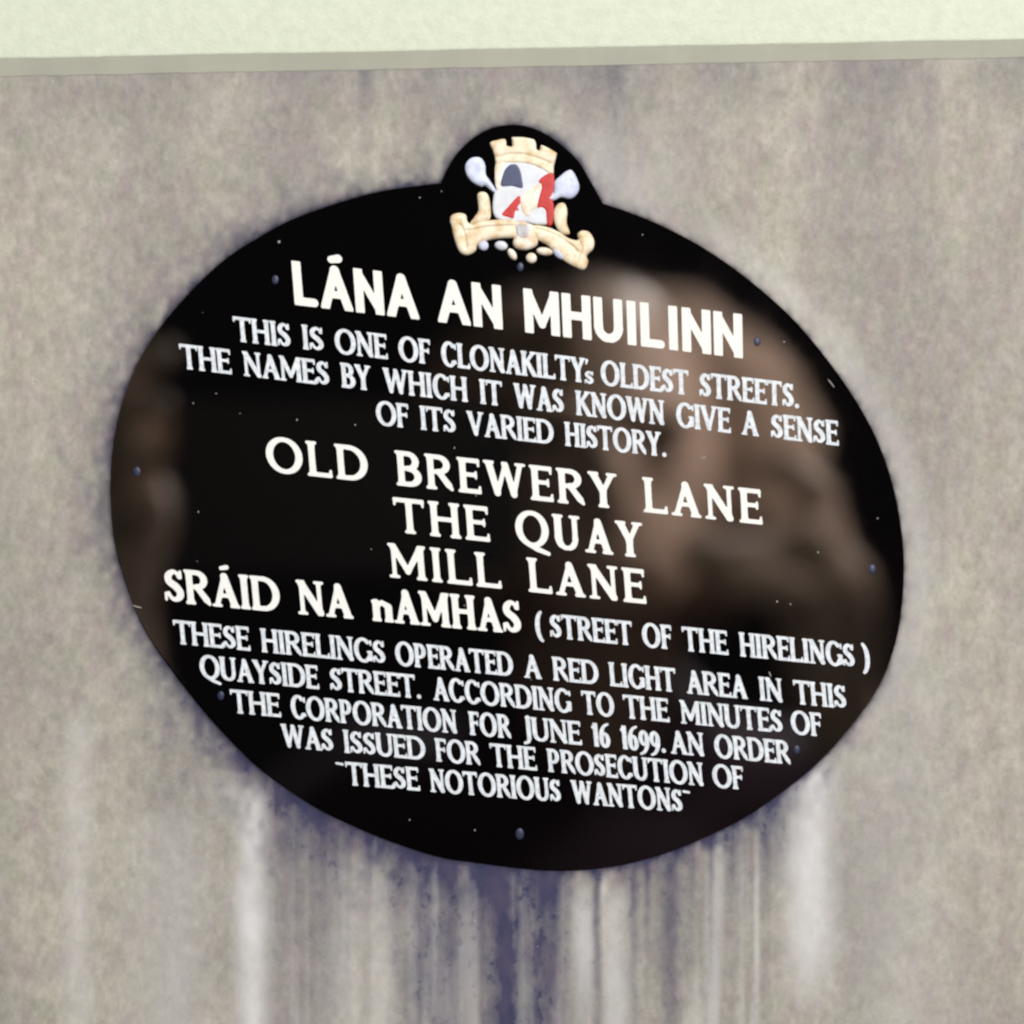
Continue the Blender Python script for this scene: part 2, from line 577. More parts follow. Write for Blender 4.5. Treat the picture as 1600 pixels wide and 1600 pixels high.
        L.append(arc(W / 2, .5, W / 2 - T, .52 - t, 0, 360, st, 30))
        if ch == 'Q': line((W * .38, .04, t * .8), (W * .62, -.06, T * .75), (W * .95, -.16, t * .9))
    elif ch in 'CG':
        L.append(arc(W / 2 + .01, .5, W / 2 - T, .52 - t, 48, 318 if ch == 'C' else 325, st, 24))
        line((W - sr * 1.3, .74, sr * .9), (W - sr * 1.3, .90, sr * 1.0))
        if ch == 'C': line((W - sr * 1.0, .16, sr * .8), (W - sr * 1.6, .26, sr * .7))
        else:
            line((W - T, .40, T * .95), (W - T, .15, T * .9)); ser(W - T * 1.1, .44, S, T)
    elif ch == 'S':
        pp = [(.84, .75), (.78, .88), (.52, .94), (.24, .87), (.15, .73), (.30, .60), (.60, .47), (.84, .32), (.80, .14), (.50, .06), (.22, .12), (.12, .27)]
        rr = [t * .8, t * .85, t * .95, T * .85, T * .95, T * 1.0, T * 1.05, T * 1.0, T * .9, t * .95, t * .85, t * .8]
        sp = smooth_loop([(x * W + (T * .5 if x < .3 else (-T * .35 if x > .7 else 0)), y + (-t * .55 if y > .85 else t * .55 if y < .15 else 0), r)
                          for (x, y), r in zip(pp, rr)], 5, False)
        L.append(sp)
        if tick: line((W * .86, .92, sr * .9), (W * .86, .74, sr * .9)); line((sr, .26, sr * .9), (sr, .08, sr * .9))
    elif ch == 'K':
        stem(el); x1 = W - el * .9
        line((el, .42, t), (x1, 1 - e * 1.2, t * 1.1)); line((el + (x1 - el) * .35, .58, T * .9), (W - el * .6, e, T)); ser(x1, 1 - sr); ser(W - el * .6, sr, S * .6, S * .6)
    elif ch == 'J':
        line((W - el, 1 - e, T), (W - el, .1, T * .95), (W - el - .05, -.07, t), (sr, -.13, t * .9)); ser(W - el, 1 - sr)
    elif ch == 'n':
        x = el; xr = W - el
        x, xr = T * 1.3, W - T * 1.3; line((x, .06, T), (x, .54, T)); ser(x, sr, T * 1.3, T * 1.3); ser(x, .57, T * 1.3, .02)
        line((x, .44, t), ((x + xr) / 2, .56, t), (xr, .44, T), (xr, .06, T)); ser(xr, sr, T * 1.3, T * 1.3)
    elif ch == 's':
        g = glyph('S', W, st)
        return g
    elif ch == '1':
        line((W * .55, e, T), (W * .55, 1 - e, T)); line((W * .5, .93, t), (sr, .80, t * .8)); ser(W * .55, sr, S * .8, S * .8)
    elif ch in '69':
        g = []
        g.append(arc(W / 2, .31, W / 2 - T, .33 - t, 0, 360, st, 24, hi=T * .95))
        g.append(smooth_loop([(T, .33, T * .95), (T + .02, .62, T * .9), (W * .5, .88, t * 1.0), (W - t, .99, t * .8)], 5, False))
        if ch == '9': g = [[(W - x, .86 - y, r) for (x, y, r) in q] for q in g]
        L += g
    elif ch == '.': line((W / 2, T * .95, T * .95), (W / 2, T, T * .95))
    elif ch == '(':
        L.append([(W / 2 + .25 * (math.cos(a) * -1 + .6) - .02, .42 + .62 * math.sin(a), .045 + .05 * math.cos(a)) for a in [math.radians(-70 + 14 * i) for i in range(11)]])
    elif ch == ')':
        L.append([(W / 2 + .25 * (math.cos(a) - .6) + .02, .42 + .62 * math.sin(a), .045 + .05 * math.cos(a)) for a in [math.radians(-70 + 14 * i) for i in range(11)]])
    elif ch == "'": line((W / 2, .95, t * .9), (W / 2 - .03, .80, t * .6))
    elif ch == '"': line((t, .90, t * .8), (W - t, .88, t * .8))
    return L


WIDTH = dict(A=.86, B=.75, C=.86, D=.92, E=.67, F=.64, G=.92, H=.86, I=.33, J=.42, K=.82, L=.70, M=1.05, N=.88, O=1.04, P=.74,
             Q=1.04, R=.82, S=.64, T=.84, U=.86, V=.86, W=1.20, Y=.82, n=.74, s=.6)
WIDTH.update({'Á': .86, '1': .36, '6': .58, '9': .58, '.': .30, '(': .32, ')': .32, "'": .2, '"': .34})
SANS = dict(L=.60, A=.80, N=.72, M=.88, H=.72, U=.72, I=.30)
SANS['Á'] = .80


def contour(F, x0, y0, h):
    """closed zero contours of F[y, x] (negative inside)"""
    F = np.where(F == 0, 1e-9, F)
    s = F < 0
    code = s[:-1, :-1] * 1 + s[:-1, 1:] * 2 + s[1:, 1:] * 4 + s[1:, :-1] * 8
    ys, xs = np.nonzero((code > 0) & (code < 15))
    TBL = {1: [(3, 0)], 2: [(0, 1)], 3: [(3, 1)], 4: [(1, 2)], 5: [(3, 0), (1, 2)], 6: [(0, 2)], 7: [(3, 2)], 8: [(2, 3)], 9: [(2, 0)],
           10: [(0, 1), (2, 3)], 11: [(2, 1)], 12: [(1, 3)], 13: [(1, 0)], 14: [(0, 3)]}
    nxt = {}
    for i, j in zip(ys.tolist(), xs.tolist()):
        key = ((i, j, 0), (i, j + 1, 1), (i + 1, j, 0), (i, j, 1))
        for a, b in TBL[int(code[i, j])]:
            nxt[key[a]] = key[b]

    def pt(k):
        i, j, v = k
        if v == 0:
            a, b = F[i, j], F[i, j + 1]
            return (x0 + (j + a / (a - b)) * h, y0 + i * h)
        a, b = F[i, j], F[i + 1, j]
        return (x0 + j * h, y0 + (i + a / (a - b)) * h)
    loops = []
    while nxt:
        k0, k = nxt.popitem()
        lp = [k0]
        while k != k0 and k in nxt:
            lp.append(k)
            k = nxt.pop(k)
        if len(lp) > 6: loops.append([pt(q) for q in lp])
    return loops


def simplify(lp, tol):
    def rdp(a):
        keep = [0, len(a) - 1]
        stack = [(0, len(a) - 1)]
        while stack:
            i, j = stack.pop()
            if j - i < 2: continue
            p, q = a[i], a[j]
            d = q - p
            n_ = math.hypot(*d) or 1e-9
            seg = a[i + 1:j] - p
            dd = np.abs(seg[:, 0] * d[1] - seg[:, 1] * d[0]) / n_
            k = int(dd.argmax())
            if dd[k] > tol:
                k += i + 1
                keep.append(k); stack += [(i, k), (k, j)]
        return sorted(keep)
    a = np.array(lp)
    h = len(a) // 2
    A, B = a[:h + 1], np.vstack([a[h:], a[:1]])
    return [tuple(A[i]) for i in rdp(A)[:-1]] + [tuple(B[i]) for i in rdp(B)[:-1]]


def lean(x, y):
    return math.radians(5.4 - 4.6 * min(max((x - 330) / 850, 0), 1) * min(max((1150 - y) / 620, 0), 1))


def word_loops(text, x0, x1, base, cap, st, widths=None):
    widths = widths or WIDTH
    nat = [widths[c] for c in text]
    total = (x1 - x0) / cap
    sx = (total - st.gap * (len(text) - 1)) / sum(nat)
    h = .5
    pad = 8
    w, up, dn = x1 - x0, cap * 1.3, cap * .3
    gw, gh = int((w + 2 * pad) / h), int((up + dn + 2 * pad) / h)
    XX = -pad + np.arange(gw) * h
    YY = -dn - pad + np.arange(gh) * h
    F = np.full((gh, gw), 50.0)
    cur = 0.0
    for c, nw in zip(text, nat):
        W = nw * sx
        j0 = max(int((cur * cap - pad + pad) / h) - 24, 0)
        j1 = min(int(((cur + W) * cap + pad + pad) / h) + 24, gw)
        px, py = np.meshgrid(XX[j0:j1], YY)
        D = np.full(px.shape, 50.0)
        kk = st.k * cap
        for stroke in glyph(c, W, st):
            Ds = np.full(px.shape, 50.0)
            for (ax, ay, ar), (bx, by, br) in zip(stroke[:-1], stroke[1:]):
                ax, ay, bx, by, ar, br = (ax + cur) * cap, ay * cap, (bx + cur) * cap, by * cap, ar * cap, br * cap
                ex, ey = bx - ax, by - ay
                q = ex * ex + ey * ey or 1e-9
                tt = np.clip(((px - ax) * ex + (py - ay) * ey) / q, 0, 1)
                Ds = np.minimum(Ds, np.hypot(px - ax - tt * ex, py - ay - tt * ey) - (ar + (br - ar) * tt))
            hh = np.clip(.5 + .5 * (Ds - D) / kk, 0, 1)
            D = Ds * (1 - hh) + D * hh - kk * hh * (1 - hh)
        if c not in 'ÁJQ()\'"OCGSs69':            # level ends
            lim = np.maximum(py - cap, -py)
            D = np.maximum(D, lim)
        elif c == 'Á':
            D = np.maximum(D, -py)
        F[:, j0:j1] = np.minimum(F[:, j0:j1], D)
        cur += W + st.gap
    F[0], F[-1], F[:, 0], F[:, -1] = 50, 50, 50, 50
    out = []
    for lp in contour(F, XX[0], YY[0], h):
        lp = simplify(lp, .10)
        if len(lp) < 4: continue
        res = []
        for u, v in lp:
            xb = x0 + u
            yb = base(xb)
            a = lean(xb, yb)
            res.append((xb - (v - cap * .5) * math.tan(a), yb - v))
        out.append(res)
    return out


TITLE = Style(.100, .094, .100, .100, .065, .02, serif=False)
NAMES = Style(.102, .064, .155, .042, .115, .04)
GAEL = Style(.104, .066, .145, .042, .02, .04)
BODY = Style(.095, .062, .125, .040, 0, .03)

m_title, nt_, b_ = mat('white_enamel', (.93, .905, .865), 0.6)
m_body, nt_, b_ = mat('pale_enamel', (.84, .88, .95), 0.6)
m_names, nt_, b_ = mat('clean_white_enamel', (.91, .90, .88), 0.6)
for mm in (m_title, m_body, m_names):
    nt_ = mm.node_tree
    b_ = nt_.nodes['Principled BSDF']
    b_.inputs['Specular IOR Level'].default_value = .2
    c0 = tuple(b_.inputs['Base Color'].default_value)[:3]
    nn = noise(nt_, N(nt_, 'ShaderNodeTexCoord').outputs['Object'], 900, 3, .6)
    k_ = .94 if mm is not m_body else .74
    cc = mix(nt_, maprange(nt_, nn.outputs[0], .35, .65), tuple(k_ * v * (.97 if i == 0 else 1.0) for i, v in enumerate(c0)), c0)
    nt_.links.new(cc, b_.inputs['Base Color'])


def LN(xa, ya, xb, yb): return lambda x: ya + (yb - ya) * (x - xa) / (xb - xa)


LINES = [
    (LN(460, 476.5, 1160, 560), 69, TITLE, m_title, [('LÁNA', 458, 653), ('AN', 683, 784), ('MHUILINN', 819, 1160)]),
    (LN(378, 534.5, 1245, 638), 39, BODY, m_body, [('THIS', 365, 454), ('IS', 471, 506), ('ONE', 523, 605), ('OF', 622.5, 673), ('CLONAKILTY', 689, 915),
                                                 ('OLDEST', 938.5, 1076), ('STREETS.', 1092.5, 1249)]),
    (LN(292, 577, 1300, 695.6), 39, BODY, m_body, [('THE', 281, 361), ('NAMES', 379.5, 514.5), ('BY', 532.5, 579.5), ('WHICH', 599, 730.5), ('IT', 749, 785),
                                                   ('WAS', 803, 881), ('KNOWN', 899, 1038.5), ('GIVE', 1056, 1141.5), ('A', 1158, 1185), ('SENSE', 1204, 1310)]),
    (LN(622, 667.5, 1038, 714), 38, BODY, m_body, [('OF', 587.5, 639), ('ITS', 656, 712), ('VARIED', 730, 865), ('HISTORY.', 882, 1041.5)]),
    (LN(482, 743.5, 1185, 819.5), 55, NAMES, m_names, [('OLD', 415.5, 574.5), ('BREWERY', 618, 964), ('LANE', 1004.5, 1190)]),
    (LN(640, 834, 983, 870), 55, NAMES, m_names, [('THE', 615.5, 764), ('QUAY', 805, 1004)]),
    (LN(618, 903, 1000, 943), 54, NAMES, m_names, [('MILL', 607, 782), ('LANE', 824, 1008)]),
    (LN(295, 944, 800, 990), 54, GAEL, m_names, [('SRÁID', 256, 437), ('NA', 464, 550), ('nAMHAS', 580, 814)]),
    (LN(978, 1008, 1328, 1042.5), 38, BODY, m_body, [('(', 838, 850), ('STREET', 858.5, 988), ('OF', 1003, 1050), ('THE', 1066, 1137), ('HIRELINGS', 1155, 1335), (')', 1344, 1357)]),
    (LN(285, 1007, 1290, 1104.5), 37.5, BODY, m_body, [('THESE', 271.5, 390), ('HIRELINGS', 407.5, 602), ('OPERATED', 617.5, 801.5), ('A', 818, 845), ('RED', 863, 935),
                                                     ('LIGHT', 951.5, 1056), ('AREA', 1072, 1167), ('IN', 1185.5, 1222.5), ('THIS', 1240, 1322)]),
    (LN(375, 1065.5, 1267, 1149.5), 37, BODY, m_body, [('QUAYSIDE', 312, 497.5), ('STREET.', 515, 658), ('ACCORDING', 676, 892.5), ('TO', 909, 959.5), ('THE', 974, 1045),
                                                       ('MINUTES', 1062.5, 1222.5), ('OF', 1235.5, 1284)]),
    (LN(375, 1115, 1228, 1194), 37, BODY, m_body, [('THE', 360.5, 438), ('CORPORATION', 454, 714), ('FOR', 732.5, 798), ('JUNE', 817, 908), ('16', 925, 953),
                                                   ('1699.', 970, 1040), ('AN', 1047, 1100), ('ORDER', 1116, 1234.5)]),
    (LN(460, 1169, 1148, 1233), 36.5, BODY, m_body, [('WAS', 440, 520.5), ('ISSUED', 536, 664.5), ('FOR', 680, 750), ('THE', 766, 838), ('PROSECUTION', 855, 1099), ('OF', 1113, 1162)]),
    (LN(553, 1227.5, 1040, 1267), 36.5, BODY, m_body, [('"', 525, 539), ('THESE', 540.5, 655), ('NOTORIOUS', 671, 876), ('WANTONS', 893, 1066), ('"', 1067, 1080)]),
]
for base, cap, st, m, words in LINES:
    loops = []
    for (t_, xa, xb) in words:
        loops += word_loops(t_, xa, xb, base, cap, st)if st.serif else word_loops(t_, xa, xb, base, cap, st, SANS)
    if any(w[0] == 'CLONAKILTY' for w in words):     # the small raised s of the possessive
        loops += word_loops('s', 913, 928, lambda x: base(x) + 1, 21, Style(.12, .1, .12, .06, 0, .04))
        loops += word_loops("'", 913, 922, base, 38, BODY)
    o = localize(solid('text_line', loops, -.00002, .00010, m, plaque))
    txt = ' '.join(w[0] for w in words if w[0] not in '"()')
    if not st.serif: o['label'] = 'bold sans serif title line reading ' + txt

# ---- fixing screws
m_screw, nt_, b_ = mat('dull_blue_steel', (.035, .042, .085), 0.5, Metallic=.3)
for (x, y, r) in [(430, 437, 7), (813, 417, 7), (1183, 534, 7), (213.5, 737, 8), (1363, 890, 8), (345, 1087, 7), (1245, 1172, 7), (812, 1303, 9)]:
    bm = bmesh.new()
    bmesh.ops.create_uvsphere(bm, u_segments=20, v_segments=12, radius=1)
    bmesh.ops.scale(bm, vec=(r * PX * .75, r * PX * .22, r * PX), verts=bm.verts)
    bmesh.ops.bisect_plane(bm, geom=bm.verts[:] + bm.edges[:] + bm.faces[:], plane_co=(0, .00003, 0), plane_no=(0, 1, 0), clear_outer=True)
    s = from_bm('screw', bm, m_screw, plaque, True)
    s.location = P(x, y, 0) - plaque.location

# ---- crest
crest = empty('crest', P(815, 310, 0) - plaque.location, plaque)


def cmat(nm, c, r=.45, dark=(.80, .62, .42)):
    m_, nt, b = mat(nm, c, r)
    b.inputs['Specular IOR Level'].default_value = .3
    nn = noise(nt, N(nt, 'ShaderNodeTexCoord').outputs['Object'], 420, 4, .6)
    cc = mix(nt, maprange(nt, nn.outputs[0], .32, .56), tuple(v * w for v, w in zip(c, dark)), c)  # darker noise patches in the colour stand in for relief shading
    nt.links.new(cc, b.inputs['Base Color'])
    return m_


C_CREAM = cmat('crest_cream', (.88, .79, .62))
C_WHITE = cmat('crest_white', (.74, .77, .84), .45, (.88, .86, .86))
C_LAV = cmat('crest_lavender', (.70, .75, .92), .45, (.75, .75, .85))
C_RED = cmat('crest_red', (.60, .03, .028), .45, (.8, .6, .6))
C_BLUE = cmat('crest_blue', (.06, .075, .16), .45, (.8, .8, .8))
C_PEACH = cmat('crest_peach', (.92, .84, .75))
C_GREY = cmat('crest_grey', (.58, .60, .68))


def cz(p): return (640 + p[0] / 4.444, 150 + p[1] / 4.444)


def relief(name, pts, z0, h, m, rad, grooves=(), n=5):
    """pillow-shaped relief: an outline in crest units, its height rising over rad layout units from the rim"""
    from mathutils.geometry import delaunay_2d_cdt
    lp = [cz(p) for p in (smooth_loop(pts, n) if n > 1 else pts)]
    a = np.array(lp)
    gxx, gyy = np.meshgrid(np.arange(a[:, 0].min(), a[:, 0].max(), 1.0), np.arange(a[:, 1].min(), a[:, 1].max(), 1.0))
    pts2 = np.stack([gxx.ravel(), gyy.ravel()], 1)

    def seg_d(q, A, B):
        d = np.full(len(q), 1e9)
        for (ax, ay), (bx, by) in zip(A, B):
            ex, ey = bx - ax, by - ay
            t = np.clip(((q[:, 0] - ax) * ex + (q[:, 1] - ay) * ey) / (ex * ex + ey * ey + 1e-12), 0, 1)
            d = np.minimum(d, np.hypot(q[:, 0] - ax - t * ex, q[:, 1] - ay - t * ey))
        return d
    B = np.roll(a, -1, 0)
    dist = seg_d(pts2, a, B)
    ins = np.zeros(len(pts2), bool)
    for (ax, ay), (bx, by) in zip(a, B):
        if ay != by:
            ins ^= ((ay > pts2[:, 1]) != (by > pts2[:, 1])) & (pts2[:, 0] < (bx - ax) * (pts2[:, 1] - ay) / (by - ay) + ax)
    ok = ins & (dist > .45)
    q = np.vstack([a, pts2[ok]])
    vs, es, fs, *_ = delaunay_2d_cdt([Vector(p) for p in q], [], [list(range(len(a)))], 1, 1e-5)
    qv = np.array([(v.x, v.y) for v in vs])
    d = seg_d(qv, a, B)
    t = np.clip(d / rad, 0, 1)
    z = h * np.sqrt(np.clip(1 - (1 - t) ** 2, 0, 1))
    for g in grooves:
        ga = np.array([cz(p) for p in smooth_loop(g, 5, False)])
        z = z - h * .45 * np.exp(-(seg_d(qv, ga[:-1], ga[1:]) / 2.2) ** 2) * t
    base_ = -plaque.location - crest.location
    me = bpy.data.meshes.new(name)
    me.from_pydata([tuple(P(x, y, z0 + zz) + base_) for (x, y), zz in zip(qv, z)], [], [list(f)[::-1] for f in fs])
    me.update()
    if me.polygons[0].normal.y > 0: me.flip_normals()
    return link(name, me, m, crest, True)


def ell(cx, cy, rx, ry, rot=0, n=20):
    a0 = math.radians(rot)
    return [(cx + rx * math.cos(a) * math.cos(a0) - ry * math.sin(a) * math.sin(a0),
             cy + rx * math.cos(a) * math.sin(a0) + ry * math.sin(a) * math.cos(a0)) for a in [2 * math.pi * i / n for i in range(n)]]


relief('shield', [(600, 470), (650, 452), (720, 448), (800, 455), (880, 480), (960, 525), (1002, 560), (1002, 640), (988, 720), (990, 790),
                  (980, 880), (900, 895), (820, 880), (720, 875), (625, 860), (590, 835), (576, 780), (583, 690), (600, 640), (592, 560)],
       -.00002, .0004, C_WHITE, 4)
relief('tower_top', [(556, 325), (600, 308), (660, 298), (672, 325), (674, 345), (700, 352), (714, 345), (708, 292), (720, 286), (790, 286), (858, 300), (872, 315), (880, 345), (880, 368),
                     (903, 378), (910, 345), (922, 342), (965, 362), (1015, 392), (1022, 405), (1010, 455), (1000, 500), (1000, 540), (965, 545), (925, 518), (870, 492), (800, 474),
                     (700, 470), (650, 474), (610, 490), (598, 480), (592, 430), (575, 375)], -.00002, .0006, C_CREAM, 5, [[(600, 432), (700, 408), (800, 412), (900, 440), (1005, 482)]], n=2)
relief('window', [(636, 628), (643, 562), (668, 505), (705, 476), (748, 482), (772, 528), (782, 580), (784, 642), (710, 629)], .00035, .00012, C_BLUE, 3)
relief('red_panel', [(895, 592), (950, 545), (1000, 545), (1002, 640), (985, 695), (992, 730), (1002, 770), (992, 890), (955, 892), (945, 800), (915, 775), (885, 780), (900, 700), (918, 630)], .00035, .00014, C_RED, 3)
relief('red_panel', [(640, 826), (680, 775), (757, 695), (776, 735), (752, 770), (762, 800), (735, 800), (722, 852), (690, 846)], .00035, .00014, C_RED, 3)
relief('tower_wall', [(600, 470), (660, 465), (648, 530), (634, 600), (630, 645), (602, 645), (592, 560)], .00035, .0002, C_PEACH, 4)
relief('sash', [(772, 700), (850, 640), (918, 606), (905, 660), (884, 770), (845, 800), (830, 835), (800, 830), (778, 790), (770, 750)], .00035, .0002, C_PEACH, 6)
relief('oval_finial', [(385, 510), (390, 470), (420, 435), (460, 423), (500, 435), (525, 480), (530, 545), (560, 590), (597, 650), (578, 668), (525, 625), (495, 630), (440, 605), (400, 560)], -.00002, .0007, C_LAV, 8)
relief('oval_finial', [(1005, 600), (1040, 560), (1095, 518), (1130, 520), (1165, 580), (1178, 640), (1155, 690), (1110, 715), (1050, 705), (1000, 727), (960, 722), (965, 700), (1000, 675)], -.00002, .0007, C_LAV, 8)
relief('side_scroll', [(470, 690), (500, 665), (540, 680), (558, 740), (560, 850), (500, 880), (420, 890), (450, 840), (478, 790)], -.00002, .0007, C_CREAM, 8)
relief('side_scroll', [(1000, 800), (1030, 750), (1075, 745), (1095, 800), (1090, 880), (1112, 955), (1060, 958), (1020, 915), (1000, 860)], -.00002, .0007, C_CREAM, 8)
relief('ribbon', [(280, 870), (290, 830), (340, 812), (390, 825), (402, 872), (440, 892), (520, 868), (640, 858), (735, 868), (742, 930), (730, 982), (640, 988), (540, 1005),
                  (475, 1035), (455, 1080), (400, 1108), (350, 1090), (320, 1030), (300, 960), (290, 910)], -.00002, .0008, C_CREAM, 8, [[(352, 900), (380, 960), (392, 1060)], [(400, 940), (540, 915), (730, 905)]])
relief('ribbon', [(850, 900), (940, 905), (1030, 940), (1110, 990), (1170, 1000), (1165, 960), (1195, 935), (1245, 945), (1280, 1000), (1275, 1060), (1230, 1110), (1240, 1150),
                  (1220, 1200), (1180, 1205), (1090, 1160), (1030, 1110), (960, 1040), (880, 995), (845, 960)], -.00002, .0008, C_CREAM, 8, [[(875, 925), (1000, 960), (1110, 1030), (1165, 1085)], [(1168, 1005), (1192, 1050), (1165, 1130)]])
relief('ribbon_boss', [(725, 872), (850, 892), (880, 940), (890, 1020), (860, 1055), (800, 1072), (740, 1058), (715, 1020), (735, 950)], -.00002, .0009, C_PEACH, 8)
relief('boss_panel', [(752, 895), (822, 905), (818, 985), (756, 978)], .00087, .00008, C_GREY, 3)
for (cx, cy, rx, ry, rot, m_) in [(512, 1040, 36, 36, 0, C_LAV), (635, 1040, 46, 34, 8, C_WHITE), (712, 1100, 27, 46, -32, C_PEACH), (845, 1126, 38, 38, 0, C_PEACH), (937, 1080, 58, 29, 8, C_PEACH),
                                 (1040, 1095, 56, 33, 40, C_LAV)]:
    relief('tassel', ell(cx, cy, rx, ry, rot), -.00002, .0008, m_, 8, n=1)


# ------------------------------------------------------------------ dust on the surfaces
def build_dust():
    bm = bmesh.new()
    r = random.Random(11)
    spots = [(338, 615, 1.8), (302, 630, 1.5), (375, 646, 1.5), (464, 656, 2), (310, 800, 1.7), (580, 858, 1.7), (640, 1281, 2), (742, 1297, 1.8), (1225, 534, 2), (1004, 367, 1.8), (1005, 800, 1.7),
             (1278, 863, 2), (1214, 940, 2), (1235, 944, 1.8), (1371, 810, 1.8), (1397, 192, 2), (1229, 233, 2.2), (555, 664, 1.8), (710, 700, 1.8), (690, 299, 1.8), (656, 309, 1.8), (436, 378, 2.4), (55, 595, 2.2),
             (160, 121, 2), (351, 116, 1.8), (742, 1440, 1.8), (840, 1480, 1.8), (165, 1331, 1.8)]
    for _ in range(16):
        spots.append((r.uniform(20, 1580), r.uniform(140, 1580), r.uniform(.7, 1.4)))
    for (x, y, s) in spots:
        mtx = Matrix.Translation(P(x, y, .00008)) @ Matrix.Rotation(r.uniform(0, 3), 4, 'Y') @ Matrix.Diagonal((s * PX * r.uniform(.5, 1), s * PX * .4, s * PX * r.uniform(.5, 1), 1))
        inside = poly_dist(np.array([float(x)]), np.array([float(y)]))[0] < 0
        if not inside: mtx = Matrix.Translation((0, .00062, 0)) @ mtx
        bmesh.ops.create_icosphere(bm, subdivisions=1, radius=1, matrix=mtx)
    for (x0, y0, x1, y1) in [(1293, 592, 1304, 606), (1095, 716, 1103, 714), (1201, 1049, 1205, 1058), (207, 946, 222, 950)]:
        a, b = P(x0, y0, .0001), P(x1, y1, .0001)
        d = b - a
        mtx = Matrix.Translation((a + b) / 2) @ d.to_track_quat('X', 'Z').to_matrix().to_4x4() @ Matrix.Diagonal((d.length / 2, .9 * PX, .9 * PX, 1))
        bmesh.ops.create_icosphere(bm, subdivisions=2, radius=1, matrix=mtx)
    m, nt, b = mat('dust', (.42, .40, .37), .9)
    o = from_bm('dust', bm, m)
    tag(o, 'pale specks of dust scattered over the plaque and wall', 'dust', kind='stuff')


build_dust()


# ------------------------------------------------------------------ photographer and phone (seen as reflections in the gloss)
def R(x, y, d):
    """where something at distance d from the plaque stands to be mirrored near layout point x, y"""
    k = (CAM_D + d) / CAM_D
    return Vector(((x - 800) * PX * k, -d, (800 - y) * PX * k))


def capsule(bm, a, b, ra, rb):
    a, b = Vector(a), Vector(b)
    n = max(2, int((b - a).length / (min(ra, rb) * .5)))
    for i in range(n + 1):
        t = i / n
        bmesh.ops.create_icosphere(bm, subdivisions=2, radius=ra + (rb - ra) * t, matrix=Matrix.Translation(a.lerp(b, t)))


def ellipsoid(bm, c, r, rx=0):
    bmesh.ops.create_icosphere(bm, subdivisions=3, radius=1, matrix=Matrix.Translation(c) @ Matrix.Rotation(rx, 4, 'X') @ Matrix.Diagonal((*r, 1)))


def fused(name, bm, voxel, m, parent):
    me = bpy.data.meshes.new(name)
    bm.to_mesh(me)
    bm.free()
    tmp = bpy.data.objects.new('fuse', me)
    COL.objects.link(tmp)
    rm = tmp.modifiers.new('fuse', 'REMESH')
    rm.mode = 'VOXEL'
    rm.voxel_size = voxel
    s = tmp.modifiers.new('soft', 'SMOOTH')
    s.iterations = 6
    dg = bpy.context.evaluated_depsgraph_get()
    out = bpy.data.meshes.new_from_object(tmp.evaluated_get(dg))
    bpy.data.objects.remove(tmp)
    out.name = name
    return link(name, out, m, parent, True)


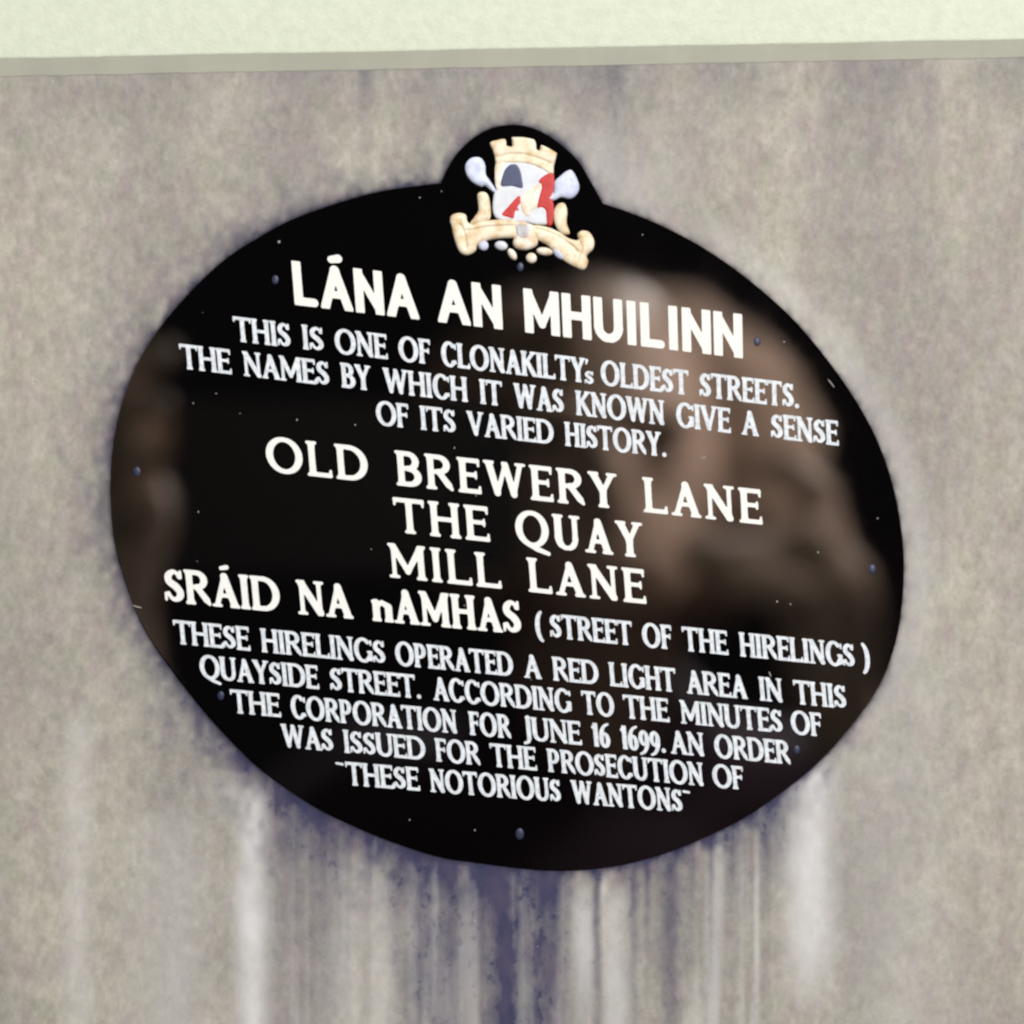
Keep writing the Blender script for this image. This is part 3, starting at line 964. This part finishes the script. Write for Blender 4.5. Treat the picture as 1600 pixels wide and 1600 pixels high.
def build_person():
    root = empty('person', (0.06, -.70, -.9))
    tag(root, 'person in a dark jumper holding up a phone, mirrored dimly in the black plaque', 'person')
    off = Matrix.Translation(-root.location)
    skin, nt, b = mat('skin', (.60, .44, .35), .6)
    wool, nt, b = mat('dark_wool', (.045, .026, .042), .9)
    hairm, nt, b = mat('hair', (.38, .28, .22), .95, **{'Specular IOR Level': .1})
    hc = Vector((.055, -.60, .035))
    bm = bmesh.new()
    ellipsoid(bm, hc, (.076, .092, .115), .25)
    ellipsoid(bm, hc + Vector((0, .055, -.055)), (.052, .045, .055))
    ellipsoid(bm, hc + Vector((0, .10, -.02)), (.014, .02, .026))               # nose
    capsule(bm, hc + Vector((-.02, .095, -.062)), hc + Vector((.02, .095, -.062)), .007, .007)  # mouth
    for s in (-1, 1):
        ellipsoid(bm, hc + Vector((.077 * s, -.005, -.015)), (.01, .022, .033))  # ears
        capsule(bm, hc + Vector((.018 * s, .086, .022)), hc + Vector((.045 * s, .078, .022)), .009, .008)  # brows
    capsule(bm, hc + Vector((0, -.03, -.08)), (.06, -.69, -.16), .055, .062)
    ellipsoid(bm, Vector((.06, -.70, -.36)), (.15, .085, .22))
    # arms: shoulder, elbow, wrist
    elb_r, wr_r = Vector((.30, -.60, -.36)), R(1302, 1080, .44)
    elb_l, wr_l = Vector((-.24, -.60, -.30)), R(165, 960, .40)
    capsule(bm, (.22, -.70, -.20), elb_r, .045, .036)
    capsule(bm, elb_r, wr_r, .035, .024)
    capsule(bm, (-.10, -.70, -.20), elb_l, .045, .036)
    capsule(bm, elb_l, wr_l, .035, .024)
    # free hand: palm upright, forefinger and thumb reaching towards the phone
    pr = R(1285, 930, .425)
    capsule(bm, wr_r, pr, .024, .03)
    kn = [R(1262, 850, .41), R(1282, 840, .425), R(1296, 850, .44), R(1300, 880, .455)]
    mid = [R(1180, 872, .405), R(1268, 768, .43), R(1290, 775, .445), R(1300, 815, .46)]
    tip = [R(1085, 862, .40), R(1225, 725, .435), R(1250, 735, .45), R(1270, 780, .465)]
    for a, c_, t_, r_ in zip(kn, mid, tip, (.0115, .011, .0105, .0095)):
        capsule(bm, pr, a, .018, r_ + .002); capsule(bm, a, c_, r_, r_ * .92); capsule(bm, c_, t_, r_ * .92, r_ * .75)
    capsule(bm, pr, R(1230, 925, .40), .017, .013); capsule(bm, R(1230, 925, .40), R(1150, 905, .395), .013, .010)
    # holding hand: fingers lie across the back of the phone at its left end
    pl = R(190, 800, .385)
    capsule(bm, wr_l, pl, .024, .028)
    for k, y in enumerate((560, 640, 720, 800)):
        a, c_ = R(175, y + 30, .372), R(205, y, .352)
        t_ = R(258 - 6 * k, y - 8, .345)
        capsule(bm, pl, a, .018, .011); capsule(bm, a, c_, .010, .0095); capsule(bm, c_, t_, .0095, .0075)
    capsule(bm, pl, R(230, 700, .375), .015, .012); capsule(bm, R(230, 700, .375), R(300, 680, .374), .012, .009)
    bm.transform(off)
    fused('body', bm, .0035, skin, root)
    bm = bmesh.new()
    ellipsoid(bm, Vector((.06, -.70, -.40)), (.165, .10, .27))
    capsule(bm, (-.10, -.70, -.205), (.22, -.70, -.205), .057, .057)
    capsule(bm, (.03, -.69, -.16), (.09, -.69, -.16), .062, .062)
    capsule(bm, (.22, -.70, -.205), elb_r, .057, .047); capsule(bm, elb_r, elb_r.lerp(wr_r, .8), .046, .033)
    capsule(bm, (-.10, -.70, -.205), elb_l, .057, .047); capsule(bm, elb_l, elb_l.lerp(wr_l, .8), .046, .033)
    bm.transform(off)
    fused('jumper', bm, .006, wool, root)
    bm = bmesh.new()
    ellipsoid(bm, hc + Vector((0, -.022, .012)), (.088, .088, .095), .35)
    for a, r_ in ((150, .05), (120, .05), (90, .05), (60, .052), (32, .056), (5, .06), (-20, .06), (-45, .055), (175, .05), (200, .05), (225, .045)):
        ellipsoid(bm, hc + Vector((.090 * math.cos(math.radians(a)), -.03, -.006 + .080 * math.sin(math.radians(a)))), (r_, .06, r_ * .95))
    bm.transform(off)
    fused('hair', bm, .005, hairm, root)
    eye, nt, b = mat('eye', (.05, .03, .02), .2)
    for s in (-1, 1):
        bm = bmesh.new()
        ellipsoid(bm, hc + Vector((.031 * s, .082, .006)), (.012, .01, .008))
        bm.transform(off)
        from_bm('eye', bm, eye, root, True)


def build_phone():
    c = Vector((-.0775, -.3570, .012))
    root = empty('phone', c)
    tag(root, 'dark phone held up in landscape by the person facing the plaque', 'phone')
    m, nt, b = mat('phone_case', (.012, .011, .012), .5)
    bm = bmesh.new()
    bmesh.ops.create_cube(bm, size=1)
    bmesh.ops.scale(bm, vec=(.163, .008, .080), verts=bm.verts)
    ed = [e for e in bm.edges if abs((e.verts[0].co - e.verts[1].co).y) > .007]
    bmesh.ops.bevel(bm, geom=ed, offset=.009, segments=6, affect='EDGES', profile=.5)
    from_bm('case', bm, m, root)
    g, nt, b = mat('lens_glass', (.01, .01, .015), .1)
    for i, (dx, dz) in enumerate(((.066, -.028), (.066, .010))):
        bm = bmesh.new()
        bmesh.ops.create_cone(bm, cap_ends=True, segments=32, radius1=.0065, radius2=.006, depth=.0015, matrix=Matrix.Translation((dx, .0046, dz)) @ Matrix.Rotation(math.radians(-90), 4, 'X'))
        from_bm('lens', bm, g, root)


build_person()
build_phone()
